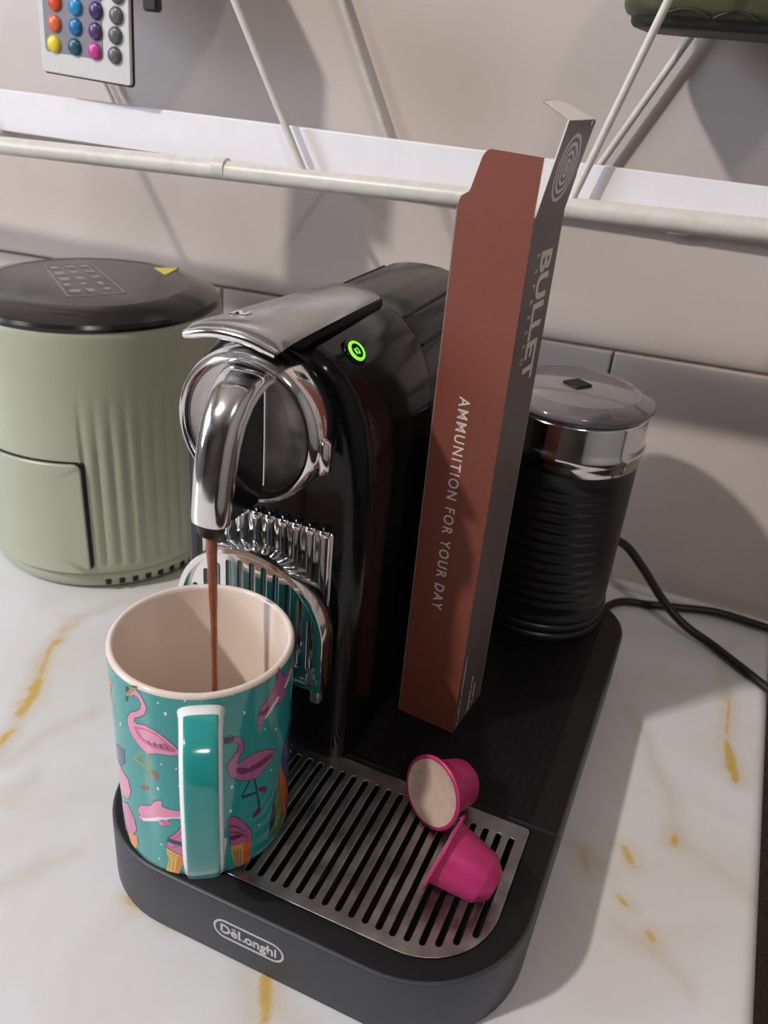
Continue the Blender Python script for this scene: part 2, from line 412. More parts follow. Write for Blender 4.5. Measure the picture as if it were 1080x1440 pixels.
# lever lid
stn = [(70.6, 20.6, 273.6, .7), (70.0, 21.6, 274.2, 1.6), (71.2, 22.3, 274.8, 2.2), (75, 22.6, 275.4, 2.1), (81, 22.2, 275.6, 1.7), (93, 21.2, 275.2, 1.5), (115, 19.9, 274.2, 1.5), (145, 18.2, 272.7, 1.5), (172, 16.6, 271.2, 1.5), (183, 16.0, 270.6, 1.5), (184.5, 15.6, 270.3, 1.0)]
b = B(); rings = []
for y, w, zc, th in stn:
    up, dn = [], []
    for k in range(-12, 13):
        u = k/12; x = 67.8+w*u; z = zc-(3.0+1.5*min(1, (184-y)/100))*abs(u)**2.2
        e = th*math.sqrt(max(0, 1-abs(u)**8))
        up.append((x, y, z+e)); dn.append((x, y, z-e))
    rings.append(up + list(reversed(dn)))
b.loft(rings); lever = b.build('lever_lid', M_lid, mach, smooth=50)
b = B(); pp = []
for k in range(-24, 25):
    u = k/24; pp.append((67.8+21.3*u, 70.2, 273.4-4.4*abs(u)**2.2 + .5*max(0, abs(u)-.8)*5))
b.tube(pp, [2.3*(1-.25*(abs(k)/24)**6) for k in range(-24, 25)], 14); b.build('lid_lip', M_chrome, lever, smooth=60)
b = B(); b.box((51.0, 100, 262), (84.6, 186, 268.0), bev=1.5); b.build('lid_bed', M_dark, mach)
# embossed emblem: a diagonal split square
b = B(); n = Vector((61.5, 88.5, 276.4))
for p in ([(-4,-3.6),(-2.4,-3.6),(-2.4,3.6),(-4,3.6)], [(2.4,-3.6),(4,-3.6),(4,3.6),(2.4,3.6)], [(-4,3.6),(-1.6,3.6),(4,-3.6),(1.6,-3.6)]):
    b.loft([[(n.x+x, n.y+y, n.z-.6+x*.06) for x, y in p], [(n.x+x*.85, n.y+y*.85, n.z+.8+x*.06) for x, y in p]])
b.build('emblem', M_chrome, lever, smooth=20)

# brew head
b = B(); b.lathe([(34.5, -1), (35.5, 5), (35.8, 12), (35.2, 16), (33.8, 18.4), (32.0, 19.4), (30.4, 18.6), (29.6, 16.6), (29.3, 14.5)], (67.5, 100, 228), 'Y', 72)
b.box((101.0, 84, 213), (106.3, 92, 231), bev=2.4)
ring = b.build('brew_ring', M_chrome, mach, smooth=50)
b = B(); b.lathe([(29.8, 16.0), (27, 14.8), (18, 14.2), (0, 14.2)], (67.5, 100, 228), 'Y', 72); b.build('brew_face', M_chrome2, mach, smooth=50)
path = [(88, 252.6, 12, 4.2), (83, 252.0, 11.3, 5.0), (77.5, 249.8, 10.5, 6.0), (71.5, 245.2, 9.9, 6.8), (66, 238, 9.4, 7.3), (62, 229, 9.1, 7.5), (59, 218, 8.9, 7.5), (57, 207, 8.7, 7.3), (55.4, 198, 8.5, 7.1), (55.0, 195.2, 8.1, 6.6)]
b = B(); rings = []
for i, (y, z, wx, wn) in enumerate(path):
    a, c = path[max(i-1, 0)], path[min(i+1, len(path)-1)]
    t = Vector((0, c[0]-a[0], c[1]-a[1])).normalized(); n = Vector((0, t.z, -t.y))
    r = []
    for k in range(28):
        q = 2*PI*k/28; cx, sx = math.cos(q), math.sin(q)
        r.append(Vector((67.5, y, z)) + Vector((1, 0, 0))*wx*math.copysign(abs(cx)**.8, cx) + n*wn*math.copysign(abs(sx)**.85, sx))
    rings.append(r)
b.loft(rings); spout = b.build('spout', M_chrome, mach, smooth=50)
b = B(); pr = [(86.5, 255), (82, 253.5), (76, 250), (69.5, 243), (64, 233), (60.5, 221), (58.5, 208), (57, 197), (62, 195.6), (86.5, 195.0)]
b.loft([[(60.0, y, z) for y, z in pr], [(75.0, y, z) for y, z in pr]]); b.build('spout_web', M_gloss, spout, smooth=30)  # chrome web in gloss black, its dark reflection put into the colour
b = B(); b.tube([(75.0, 85.6, 251), (75.2, 85.6, 225), (75.0, 85.6, 196)], .55, 8); b.build('web_trim', M_chrome, spout)
b = B(); b.lathe([(0, 189.4), (4.6, 189.4), (6.0, 191), (6.4, 196), (0, 196)], (67.5, 55.2, 0), 'Z', 32); b.build('nozzle', M_rubber, spout)

# chrome ribbed back plate with its ribs
b = B(); b.box((31.5, 98.8, 84), (104.5, 101.5, 178), bev=.8); plate = b.build('back_plate', M_chrome, mach)
rb = None
for k in range(10):
    x = 35.4+7.24*k
    if rb is None:
        b = B(); hs = [(2.5, 0), (2.5, 92.0), (3.0, 92.6), (3.0, 95.4), (2.5, 96.0), (1.9, 96.0), (1.7, 95), (0, 95)]
        b.lathe([(0, 0)] + hs, (0, 0, 0), 'Z', 14); rb = b.build('rib', M_chrome, plate, local=True); r = rb
    else:
        r = rb.copy(); COL.objects.link(r); r.parent = plate
    r.location = (Vector((x, 98.6, 84))*S) - woff(plate)

# fold-up cup support
def arch(R, zb, cx=69, cz=125, n=32):
    return [(cx+R, zb)] + [(cx+R*math.cos(PI*k/n), cz+R*math.sin(PI*k/n)) for k in range(n+1)] + [(cx-R, zb)]
F = frame((0, 88, 0), (1, 0, 0), (0, 0, 1))
b = B(); b.add_mesh(curve_mesh([arch(41, 98), arch(38.6, 100.4)], 5.5, .35, 1), F); sup = b.build('cup_support', M_chrome, mach, smooth=40)
loops = [arch(38.9, 100)]
for i in range(-5, 6):
    dx = 6.5*i; loops.append(slot(69+dx, 107, 69+dx, 125+math.sqrt(35.0**2-dx*dx)-3.2, 1.75))
b = B(); b.add_mesh(curve_mesh(loops, .8, .2, 1), frame((0, 87, 0), (1, 0, 0), (0, 0, 1))); b.build('support_grid', M_chrome, sup, smooth=40)
b = B(); b.box((101.5, 82, 100), (110, 90, 107), bev=1.5); b.box((103.8, 84, 88), (109, 89, 101), bev=1); b.build('hinge', M_chrome2, sup)

# brew button
nb = Vector((.72, -.10, .68)).normalized(); ub = Vector((0, 1, 0)); ub = (ub - nb*ub.dot(nb)).normalized(); rbx = ub.cross(nb).normalized()
MB_ = Matrix(((rbx.x, ub.x, nb.x), (rbx.y, ub.y, nb.y), (rbx.z, ub.z, nb.z))).to_4x4(); MB_.translation = Vector((97.6, 124.5, 257.6)); MB_ = MB_ @ Matrix.Scale(.70, 4)
b = B(); b.lathe([(9.9, -6), (9.7, 0), (9.2, 1.6), (8.2, 2.6), (7.2, 2.8), (7.0, 2.2)], seg=40, M=MB_); btn = b.build('brew_button', M_gloss, mach)
b = B(); b.lathe([(7.1, 2.0), (6.9, 3.2), (6.5, 3.7), (5.3, 3.7), (5.2, 3.2)], seg=40, M=MB_); b.build('light_ring', M_green_glow, btn)
b = B(); b.lathe([(5.3, 3.0), (5.1, 3.3), (0, 3.3)], seg=40, M=MB_); b.build('button_face', M_gloss, btn)
b = B()   # cup icon
cup = [(-2.1, 1.6), (-2.0, -1.4), (2.0, -1.4), (2.1, 1.6)]
def icon_line(p, q, w=.22):
    p = Vector(p); q = Vector(q); d = (q-p).normalized(); n = Vector((-d.y, d.x))*w
    b.loft([[MB_ @ Vector((c.x, c.y, z)) for c in (p-n, q-n, q+n, p+n)] for z in (3.3, 3.5)])
for p, q in (((-1.7, 1.5), (-1.2, -1.0)), ((-1.2, -1.0), (1.2, -1.0)), ((1.2, -1.0), (1.7, 1.5)), ((-1.7, 1.5), (1.7, 1.5)), ((-2.2, -2.1), (2.2, -2.1)), ((1.6, .9), (2.6, .9)), ((2.6, .9), (2.2, -.2))): icon_line(p, q)
b.build('cup_icon', M_green_glow, btn, smooth=0)

# maker's badge on the front skirt
b = B(); F = frame((0, -.05, 0), (1, 0, .0), (0, 0, 1))
cx, cz, hl, hh = 120.6, 20.7, 18.4, 6.2
b.add_mesh(curve_mesh([rrect(cx-hl, cz-hh, cx+hl, cz+hh, hh-.01, 10), rrect(cx-hl+1.1, cz-hh+1.1, cx+hl-1.1, cz+hh-1.1, hh-1.12, 10)], .12), F)
bad = b.build('badge_outline', M_silverprint, mach, smooth=0)
b = B(); fit_text(b, 'DeLonghi', (cx-14.6, -.05, cz-2.7), (1, 0, 0), (0, 0, 1), 29.2, 5.8, offset=.26, extrude=.12)
for sx in (-14.9, -3.9, 1.9, 9.6):
    b.box((cx+sx, -.17, cz-2.75), (cx+sx+1.2, -.05, cz-1.95))
b.box((cx-8.6, -.17, cz+2.2), (cx-6.4, -.05, cz+2.9))
b.build('badge_lettering', M_silverprint, bad, smooth=0)

# ------------------------------------------------------------------ mug
MC = (72.4, 39.6)
mug = root('mug', 'teal mug printed with flamingos, dolphins and ice creams, standing under the chrome spout', 'mug', (MC[0], MC[1], ZB))
def mr(z): return 39.4 + .8*(z-39)/109
b = B(); b.lathe([(0, 39.3), (35.5, 39.3), (37.8, 39.6), (39.0, 41.2), (mr(45), 45), (mr(90), 90), (mr(146.2), 146.2)], (*MC, .2), 'Z', 96); b.build('body', M_teal, mug, smooth=50)
b = B(); b.lathe([(mr(146.2), 146.2), (40.05, 147.3), (39.2, 148.1), (38.2, 148.2), (37.3, 147.5), (36.9, 146), (36.4, 60), (35.4, 50), (32, 45.8), (26, 44.5), (0, 44.2)], (*MC, 0), 'Z', 96); b.build('glazed_interior', M_cream, mug, smooth=60)
hd = Vector((math.cos(-.985), math.sin(-.985), 0)); ht = Vector((-hd.y, hd.x, 0))
hp = [(36, 138.5), (44, 140), (52, 139.2), (58.5, 135), (62.2, 128), (63.6, 117), (63.8, 104), (63.2, 92), (61.4, 80), (57.4, 70), (50.5, 63.5), (43, 61.5), (36, 62)]
def handle(name, w0, w1, m, sel):
    b = B(); rings = []
    for i, (k, z) in enumerate(hp):
        a, c = hp[max(i-1, 0)], hp[min(i+1, len(hp)-1)]
        t = Vector((c[0]-a[0], c[1]-a[1])).normalized(); n = Vector((t.y, -t.x))*-1   # outward normal in (k, z)
        f = i/(len(hp)-1); w = 8.3+1.7*abs(2*f-1)**6; th = 4.3; ex = .55+.35*max(0, 1-f*4)+.35*max(0, f*4-2.6)
        r = []
        for j in range(32):
            q = 2*PI*j/32; cx = math.copysign(abs(math.cos(q))**ex, math.cos(q)); sx = math.copysign(abs(math.sin(q))**.75, math.sin(q))
            if sel == 'front':
                cx *= .80; sx = sx*.25+.82
            r.append(Vector((*MC, 0)) + hd*(k+n.x*th*sx) + Vector((0, 0, 1))*(z+n.y*th*sx) + ht*w*cx)
        rings.append(r)
    if sel == 'front': rings = rings[2:12]
    b.loft(rings); return b.build(name, m, mug, smooth=60)
hp = [tuple(p) for p in hp]
h_ = handle('handle', 0, 0, M_whiteglaze, 'all')
hp = [hp[0], (42, 139.8), (46.5, 140.1), (52, 139.2), (58.5, 135), (62.2, 128), (63.6, 117), (63.8, 104), (63.2, 92), (61.4, 80), (57.4, 70), (50.5, 63.5)] + hp[11:]
b_ = handle('handle_face', 0, 0, M_teal, 'front'); b_.parent = h_

BR = [0, 14, 26, 29, 33, 44, 53, 59, 65]
ART = [('pink',1,1,[(-103.2,142.0),(-99.0,145.1),(-95.8,145.4),(-93.1,143.8),(-90.6,140.9),(-89.3,138.0),(-90.5,134.7),(-94.5,131.6),(-98.8,129.6),(-99.9,127.0),(-97.6,126.6),(-91.4,128.0),(-84.9,127.3),(-80.0,125.5),(-74.4,122.1),(-69.9,118.6),(-69.5,116.6),(-74.8,115.4),(-80.8,115.0),(-85.0,114.3),(-90.8,112.5),(-94.8,113.6),(-98.4,115.3),(-102.2,117.7),(-104.8,120.1),(-105.8,123.1),(-105.7,126.7),(-102.4,130.7),(-96.7,133.8),(-93.4,136.3),(-92.7,139.4),(-94.5,141.7),(-97.5,142.1),(-100.9,140.4)]),('rose',2,0,[(-100.3,124.2),(-92.8,126.2),(-84.0,125.8),(-77.3,122.1),(-71.7,119.0),(-72.8,117.5),(-80.6,117.4),(-86.9,117.1),(-92.5,118.0),(-97.2,120.2)]),('pink',3,0,[(-97.3,124.1),(-90.5,125.7),(-83.1,124.8),(-78.3,121.9),(-82.4,120.1),(-87.8,119.5),(-93.4,120.3)]),('dark',1,0,[(-104.6,143.7),(-102.4,144.6),(-101.7,142.4),(-104.1,135.9),(-106.2,135.9),(-105.0,139.8)]),('olive',2,0,[(-105.5,139.9),(-100.5,143.7),(-99.4,146.6),(-95.0,147.7),(-95.5,145.5),(-99.3,142.9),(-101.7,139.9),(-104.7,138.6)]),('leg',1,0,[(-91.4,112.3),(-90.0,112.7),(-92.6,92.7),(-94.0,92.2)]),('leg',1,0,[(-94.9,112.6),(-93.9,112.3),(-101.1,106.0),(-92.1,105.0),(-86.0,103.4),(-86.7,102.2),(-93.5,103.6),(-103.8,104.1),(-103.3,105.4)]),('plum',4,0,[(-90.6,119.7),(-89.0,120.5),(-87.7,118.2),(-89.1,118.1)]),('plum',4,0,[(-86.4,119.9),(-84.9,120.6),(-83.6,118.5),(-84.9,118.4)]),('plum',4,0,[(-82.4,119.9),(-81.0,120.5),(-79.7,118.5),(-80.9,118.5)]),('plum',4,0,[(-78.5,119.7),(-77.2,120.3),(-76.0,118.4),(-77.1,118.4)]),('dark',3,0,[(-99.7,146.2),(-94.6,147.5),(-95.1,146.7),(-99.7,145.6)]),('brown',2,0,[(-99.3,89.9),(-92.8,93.1),(-92.2,90.7),(-95.8,88.7),(-99.2,88.3)]),('brown',2,0,[(-89.4,103.2),(-85.4,103.5),(-84.0,101.6),(-85.1,98.7),(-86.9,99.4)]),('mauve',1,1,[(-43.1,123.3),(-40.7,124.9),(-36.8,123.0),(-33.3,121.5),(-31.5,117.4),(-31.9,113.9),(-34.3,111.0),(-37.1,108.2),(-34.8,107.5),(-30.6,108.8),(-23.9,109.4),(-15.1,107.3),(-4.9,101.6),(-4.7,99.1),(-11.9,97.4),(-17.4,95.5),(-22.4,94.1),(-27.7,94.8),(-35.8,98.1),(-40.4,101.8),(-41.8,105.8),(-41.6,109.5),(-38.3,111.8),(-35.3,115.0),(-34.6,118.4),(-36.3,120.8),(-39.8,120.7),(-42.6,121.4)]),('plum',2,0,[(-36.4,104.8),(-30.6,105.1),(-22.6,102.8),(-13.5,103.1),(-6.6,101.9),(-8.9,99.6),(-17.5,98.9),(-26.1,99.1),(-32.7,100.3),(-35.8,102.3)]),('mauve',3,0,[(-34.8,105.2),(-28.4,106.2),(-19.0,105.3),(-12.1,103.7),(-20.2,102.6),(-28.4,102.4)]),('dark',2,0,[(-44.0,124.3),(-37.8,123.7),(-37.3,121.4),(-43.6,120.6)]),('legdark',1,0,[(-27.7,95.0),(-26.5,94.5),(-31.6,87.4),(-23.2,85.8),(-21.6,84.0),(-32.6,85.4),(-33.2,87.0)]),('legdark',1,0,[(-24.2,94.0),(-22.8,93.3),(-18.3,73.8),(-20.1,74.7)]),('plumdark',4,0,[(-31.7,102.3),(-30.1,102.3),(-29.3,103.5),(-30.8,103.3)]),('plumdark',4,0,[(-27.0,102.1),(-25.4,102.1),(-24.5,103.2),(-26.1,103.2)]),('plumdark',4,0,[(-22.1,101.7),(-20.4,101.6),(-19.4,102.6),(-21.2,102.7)]),('plumdark',4,0,[(-16.8,100.8),(-14.8,100.5),(-13.8,101.5),(-15.7,101.7)]),('plumdark',2,0,[(-21.7,87.0),(-15.0,85.3),(-12.7,82.2),(-14.1,80.2),(-18.3,83.3)]),('plumdark',2,0,[(-20.7,74.5),(-17.8,73.0),(-18.2,70.2),(-24.4,69.3),(-24.7,71.4)]),('pink',1,1,[(-103.4,74.2),(-100.7,77.6),(-91.6,81.0),(-89.5,84.2),(-86.4,86.2),(-83.2,86.7),(-83.3,83.3),(-76.9,82.9),(-66.3,83.3),(-66.5,79.8),(-75.2,77.8),(-80.6,76.2),(-77.6,72.9),(-80.9,72.1),(-85.4,71.3),(-87.7,74.0),(-101.2,67.8),(-104.3,68.2),(-101.5,71.2),(-104.1,71.4)]),('white',2,0,[(-99.8,70.0),(-86.1,76.0),(-66.4,80.6),(-66.5,79.4),(-77.3,77.4),(-87.6,73.1),(-99.7,68.2)]),('rose',3,0,[(-86.3,74.5),(-82.2,75.7),(-78.1,72.7),(-82.5,72.3)]),('mauve',1,1,[(-22.1,124.0),(-21.4,128.6),(-19.7,133.1),(-14.8,135.3),(-10.8,137.8),(-7.2,140.4),(-5.9,144.9),(-4.5,148.0),(-0.6,143.1),(0.6,139.9),(14.9,140.9),(13.7,137.1),(5.5,134.2),(3.3,132.7),(6.5,129.2),(1.6,128.8),(0.7,127.1),(-4.9,128.3),(-10.4,129.7),(-15.8,126.1),(-19.5,123.3)]),('white',2,0,[(-16.8,125.7),(-10.4,130.2),(-4.3,132.7),(-3.3,131.0),(-8.9,128.5),(-15.5,125.3)]),('white',2,0,[(2.2,133.8),(7.7,136.1),(14.6,138.4),(15.9,135.9),(10.3,133.7),(4.5,132.1)]),('plumdark',2,0,[(-21.1,131.5),(-17.2,130.7),(-12.6,131.7),(-13.2,129.8),(-17.1,128.1),(-20.8,129.2)]),('swirl',2,1,[(-81.9,58.5),(-80.4,64.1),(-75.8,67.7),(-72.5,71.3),(-70.8,74.0),(-67.3,74.3),(-65.2,71.9),(-65.2,55.0),(-71.4,54.4),(-78.7,56.8)]),('rose',2.5,0,[(-79.8,63.7),(-74.8,66.8),(-69.9,71.8),(-69.5,71.0),(-73.8,66.0),(-78.3,62.9)]),('rose',2.5,0,[(-78.5,59.4),(-72.0,62.2),(-65.8,67.8),(-65.7,66.6),(-71.0,61.0),(-77.5,58.5)]),('navy',3,0,[(-80.9,64.5),(-71.9,63.7),(-65.7,62.2),(-65.8,60.2),(-71.0,60.7),(-78.4,61.5),(-81.1,61.9)]),('yellow',3,0,[(-82.0,57.5),(-72.4,54.3),(-74.2,41.2),(-83.2,41.1),(-80.7,51.0),(-82.0,53.8)]),('orange',4,0,[(-74.0,53.5),(-65.9,56.0),(-66.1,53.3),(-70.5,50.8),(-74.8,40.7),(-77.3,41.1)]),('ochre',5,0,[(-80.4,51.1),(-79.7,51.0),(-81.1,41.2),(-81.8,41.2)]),('ochre',5,0,[(-78.0,51.1),(-77.3,51.1),(-78.6,41.9),(-79.2,41.9)]),('ochre',5,0,[(-75.6,51.1),(-74.9,51.0),(-76.1,42.4),(-76.8,42.5)]),('ochre',5,0,[(-81.9,55.4),(-72.5,53.2),(-72.5,52.6),(-81.8,54.7)]),('ochre',5,0,[(-81.4,53.4),(-73.4,51.3),(-73.5,50.6),(-81.2,52.8)]),('swirldark',2,1,[(-41.6,76.0),(-38.5,76.5),(-34.8,73.7),(-29.7,68.1),(-25.5,61.5),(-25.2,56.6),(-30.2,56.4),(-40.2,57.6)]),('plumdark',3,0,[(-41.2,64.7),(-31.4,63.2),(-30.8,60.9),(-40.2,61.3)]),('plum',2.5,0,[(-40.6,71.7),(-35.9,69.6),(-29.7,63.5),(-30.3,62.9),(-35.9,68.4),(-40.6,70.4)]),('plum',2.5,0,[(-40.6,67.6),(-34.8,65.6),(-27.3,59.2),(-27.9,58.7),(-34.8,64.3),(-40.7,66.4)]),('ochre',3,0,[(-40.2,57.6),(-30.8,56.6),(-31.3,40.2),(-35.9,39.9),(-39.7,51.6)]),('ochredark',5,0,[(-38.3,53.8),(-37.7,53.8),(-35.2,41.3),(-35.7,41.3)]),('ochredark',5,0,[(-36.1,53.5),(-35.5,53.5),(-34.1,41.2),(-34.5,41.1)]),('ochredark',5,0,[(-33.9,53.2),(-33.3,53.2),(-32.9,41.0),(-33.4,41.0)]),('orangedark',4,0,[(-31.4,56.4),(-25.7,56.9),(-26.4,40.5),(-31.5,40.3)]),('orange',1,1,[(-125.5,137.3),(-122.2,137.8),(-134.7,122.6),(-136.9,116.6),(-136.8,119.9),(-136.9,125.9)]),('navygrey',1,1,[(-137.0,94.4),(-125.1,100.5),(-112.7,104.9),(-114.7,95.8),(-122.3,90.3),(-137.1,88.5)]),('pink',2,1,[(-137.0,88.7),(-126.2,88.8),(-112.4,87.5),(-110.2,81.0),(-114.0,74.8),(-124.4,70.2),(-137.1,71.7),(-137.0,80.9)]),('white',3,0,[(-137.0,91.7),(-137.1,88.0),(-121.3,89.0),(-126.8,87.5),(-137.0,85.7)]),('swirl',2,1,[(-129.9,62.3),(-116.2,69.9),(-109.1,64.5),(-107.5,58.2),(-115.1,49.3),(-126.1,46.0),(-129.6,53.0)]),('orange',3,0,[(-121.8,48.5),(-107.3,54.2),(-107.2,48.9),(-111.0,43.4),(-117.7,43.3)]),('orangedark',2,1,[(0.7,90.0),(6.3,80.4),(20.5,59.9),(27.7,42.4),(18.5,36.1),(9.6,51.8),(3.9,66.6),(0.5,79.1)]),('leaf',1,1,[(0.5,79.1),(3.9,66.6),(9.8,50.6),(4.7,44.5),(-2.1,44.0),(-3.7,52.7),(-2.2,60.3),(-4.8,70.3)]),('violet',1,1,[(4.6,96.3),(12.2,104.1),(19.5,90.6),(27.4,70.8),(27.5,49.3),(27.6,42.5),(20.1,61.3),(6.2,81.5),(3.3,90.3)]),('leafdark',2,1,[(15.6,106.7),(27.5,89.2),(27.4,77.1),(27.6,71.7),(14.7,89.8),(13.6,100.3)]),('ochredark',3,1,[(27.7,105.8),(27.4,101.1),(27.3,81.3),(27.5,89.2)]),('violetdark',2,1,[(-5.6,69.8),(-3.2,60.9),(-4.7,53.4),(-9.7,48.1),(-7.7,58.6)])]
STARS = [(-77.0,137.9),(-81.1,142.7),(-65.4,146.0),(-115.1,118.4),(-117.8,144.2),(-38.5,146.3),(-31.2,134.8),(-72.4,108.2),(-81.6,109.0),(-85.2,93.8),(-71.1,98.4),(-68.0,113.2),(-40.1,80.4),(-19.2,62.4),(-9.2,91.9),(-5.8,114.4),(-88.3,48.3),(-85.7,58.6),(-39.2,94.8),(-16.1,119.7),(-58.9,142.1),(-67.4,123.8)]
ACOL = dict(pink=(226,146,176), rose=(196,98,136), mauve=(178,104,142), plum=(122,62,100), plumdark=(104,52,76), dark=(38,40,48), olive=(150,146,84), leg=(140,150,92), legdark=(44,72,84), brown=(150,84,58), white=(236,226,232), swirl=(206,122,162), swirldark=(172,92,134), navy=(52,66,100), yellow=(232,190,92), orange=(226,142,66), ochre=(196,150,84), orangedark=(206,104,50), navygrey=(58,92,116), leaf=(104,128,60), leafdark=(62,80,52), violet=(72,84,140), violetdark=(52,60,92), ochredark=(120,80,54))
AM = {k: mat('print_' + k, srgb(*v), .13, noise_amt=.08, noise_scale=250, coat=.2) for k, v in ACOL.items()}
M_outline = mat('print_outline', srgb(60, 54, 78), .15, noise_amt=.05)
from mathutils.geometry import tessellate_polygon
def decal(b, pts, lay, grow=0.0):
    """pts: (degrees, z) on the mug wall -> thin printed film following the wall"""
    P = [(math.radians(t)*40, z) for t, z in pts]
    if grow:
        Q = []; n = len(P); A = sum(P[i][0]*P[(i+1) % n][1]-P[(i+1) % n][0]*P[i][1] for i in range(n))
        sg = 1 if A > 0 else -1
        for i in range(n):
            a, p, c = Vector(P[i-1]), Vector(P[i]), Vector(P[(i+1) % n])
            d = ((p-a).normalized()+(c-p).normalized())
            d = d.normalized() if d.length > 1e-6 else Vector((0, 1)); Q.append(tuple(p + Vector((d.y, -d.x))*grow*sg))
        P = Q
    tris = tessellate_polygon([[Vector((x, z, 0)) for x, z in P]])
    bm = bmesh.new(); vv = [bm.verts.new((x, z, 0)) for x, z in P]
    for t in tris:
        try: bm.faces.new([vv[i] for i in t])
        except ValueError: pass
    x0, x1 = min(p[0] for p in P), max(p[0] for p in P); x = x0+2.0
    while x < x1:
        bmesh.ops.bisect_plane(bm, geom=bm.verts[:]+bm.edges[:]+bm.faces[:], plane_co=(x, 0, 0), plane_no=(1, 0, 0)); x += 2.0
    mp = {}
    for v in bm.verts:
        th = v.co.x/40; z = max(v.co.y, 42.0); r = mr(z)+.03+.03*lay
        mp[v] = b.v((MC[0]+r*math.cos(th), MC[1]+r*math.sin(th), z))
    for f in bm.faces: b.f([mp[v] for v in f.verts])
    bm.free()
GROUPS = [(n_, BR[i_], BR[i_+1]) for i_, n_ in enumerate(('printed_flamingo', 'printed_flamingo', 'printed_dolphin', 'printed_dolphin', 'printed_ice_cream', 'printed_ice_cream', 'printed_figure', 'printed_feather'))]
for nm, i0, i1 in GROUPS:
    b = B(); mats = []
    def mi(m):
        if m not in mats: mats.append(m)
        return mats.index(m)
    for col, lay, ol, pts in ART[i0:i1]:
        if ol: b.mi = mi(M_outline); decal(b, pts, lay-.5, .38)
        b.mi = mi(AM[col]); decal(b, pts, lay)
    o = b.build(nm, mats, mug, smooth=60, recalc=True)
for k, (t, z) in enumerate(STARS):
    s = .95 if k % 3 == 0 else .6
    dt = math.degrees(s*.8/40); zz = s*1.3
    b = B(); decal(b, [(t-dt, z), (t, z+zz), (t+dt, z), (t, z-zz)], 1); b.build('printed_star', AM['white'], mug, smooth=60)

# ------------------------------------------------------------------ coffee falling into the mug
cof = root('poured_coffee', 'thin brown stream of coffee falling from the spout into the teal mug', 'coffee', (68, 56, 60))
b = B(); n = 16; pth = []; rad = []
for k in range(n+1):
    u = k/n; pth.append((67.5+2.0*u, 55.2-3.5*u*u, 189.2-(189.2-58.4)*u)); rad.append(2.5-1.2*min(1, u*2.2)+.12*math.sin(k*2.1))
b.tube(pth, rad, 14); st = b.build('stream', M_coffee, cof)
b = B(); b.lathe([(0, 58), (34.5, 58), (35.6, 58.3), (35.6, 58.9), (33, 58.7), (0, 58.6)], (*MC, 0), 'Z', 64); b.build('coffee_surface', M_coffee, cof)

# ------------------------------------------------------------------ milk frother
FC = (172.4, 304.2)
fro = root('milk_frother', 'black ribbed milk frother with chrome collar and smoky lid behind the carton', 'milk frother', (*FC, ZB+.5))
def ripple(t, r, h):
    d = math.degrees(t)-280
    d = (d+180) % 360-180
    if h < 66 or h > 152: return 0
    return .55*max(0, 1-abs(d)/46)**.6*math.cos(2*PI*(h-66)/7.2)
prof = [(0, ZB+.75), (43.5, ZB+.75), (46.3, 40.2), (46.8, 42.5), (46.0, 44.5), (45.0, 45.4), (46.2, 46.6), (46.6, 48.8), (45.9, 51), (44.9, 52), (46.0, 53.2), (46.3, 55.2), (45.6, 57.6), (44.8, 59), (45.4, 61), (45.4, 65)]
z = 66.0
while z < 152.1: prof.append((45.4, z)); z += .9
prof += [(45.4, 160.4), (45.2, 161)]
b = B(); b.lathe(prof, (*FC, 0), 'Z', 96, rfun=ripple); b.build('jug', mat('matt_black_jug', (.010, .011, .014), .36, bump=.04, bump_scale=3000), fro, smooth=60)
b = B(); b.lathe([(45.2, 160.8), (45.9, 161.4), (46.1, 166.5), (46.6, 168.2), (47.3, 169.8), (47.6, 171.6), (47.3, 173.4), (46.4, 174.8), (45.9, 176.5), (45.7, 191.5), (45.2, 193.0), (43.6, 193.6)], (*FC, 0), 'Z', 96); b.build('chrome_collar', M_chrome, fro, smooth=60)
b = B(); b.lathe([(0, 193.2), (44.6, 193.2), (44.8, 195), (47.2, 195.6), (48.3, 197.4), (48.0, 199.4), (46.4, 200.8), (40.5, 202.4), (38.8, 203.6), (38.0, 203.9), (37.0, 203.2), (36.0, 202.6), (0, 203.2)], (*FC, 0), 'Z', 96); fl = b.build('frother_lid', M_seal, fro, smooth=50)
b = B(); b.lathe([(36.0, 202.7), (35.6, 203.0), (0, 203.5)], (*FC, 0), 'Z', 64); b.build('clear_disc', M_sealmid, fl)
b = B(); Mx = Matrix.Translation((FC[0]-2, FC[1]+2, 0)) @ Matrix.Rotation(.95, 4, 'Z'); b.box((-7, -7, 203.2), (7, 7, 205.2), bev=1, M=Mx); b.build('whisk_holder', M_dark, fl)

# ------------------------------------------------------------------ tall open carton
BW, BD, BH = 35.3, 38.5, 281.6
box = root('coffee_carton', 'tall open red-brown cardboard carton of coffee pods standing on end beside the machine', 'carton', (128.153, 153.079, ZB+.95), rot=(0, 0, -.102))
def panel(b, quad, thick, out, mi_out, mi_in, mi_edge=None):
    q = [Vector(p) for p in quad]; n = Vector(out).normalized()
    a = [b.v(p) for p in q]; c = [b.v(p-n*thick) for p in q]
    b.mi = mi_out; b.f(a); b.mi = mi_in; b.f(c[::-1])
    if mi_edge is not None: b.mi = mi_edge
    for i in range(len(q)):
        j = (i+1) % len(q); b.f([a[j], a[i], c[i], c[j]])
T_ = .55; MS = [M_brown, M_darkbrown, M_card, M_cardgrey]
b = B()
panel(b, [(0,0,0),(BW,0,0),(BW,0,BH),(0,0,BH)], T_, (0,-1,0), 0, 2, 0)
panel(b, [(BW,0.02,0),(BW,BD,0),(BW,BD,BH),(BW,0.02,BH)], T_, (1,0,0), 1, 2, 1)
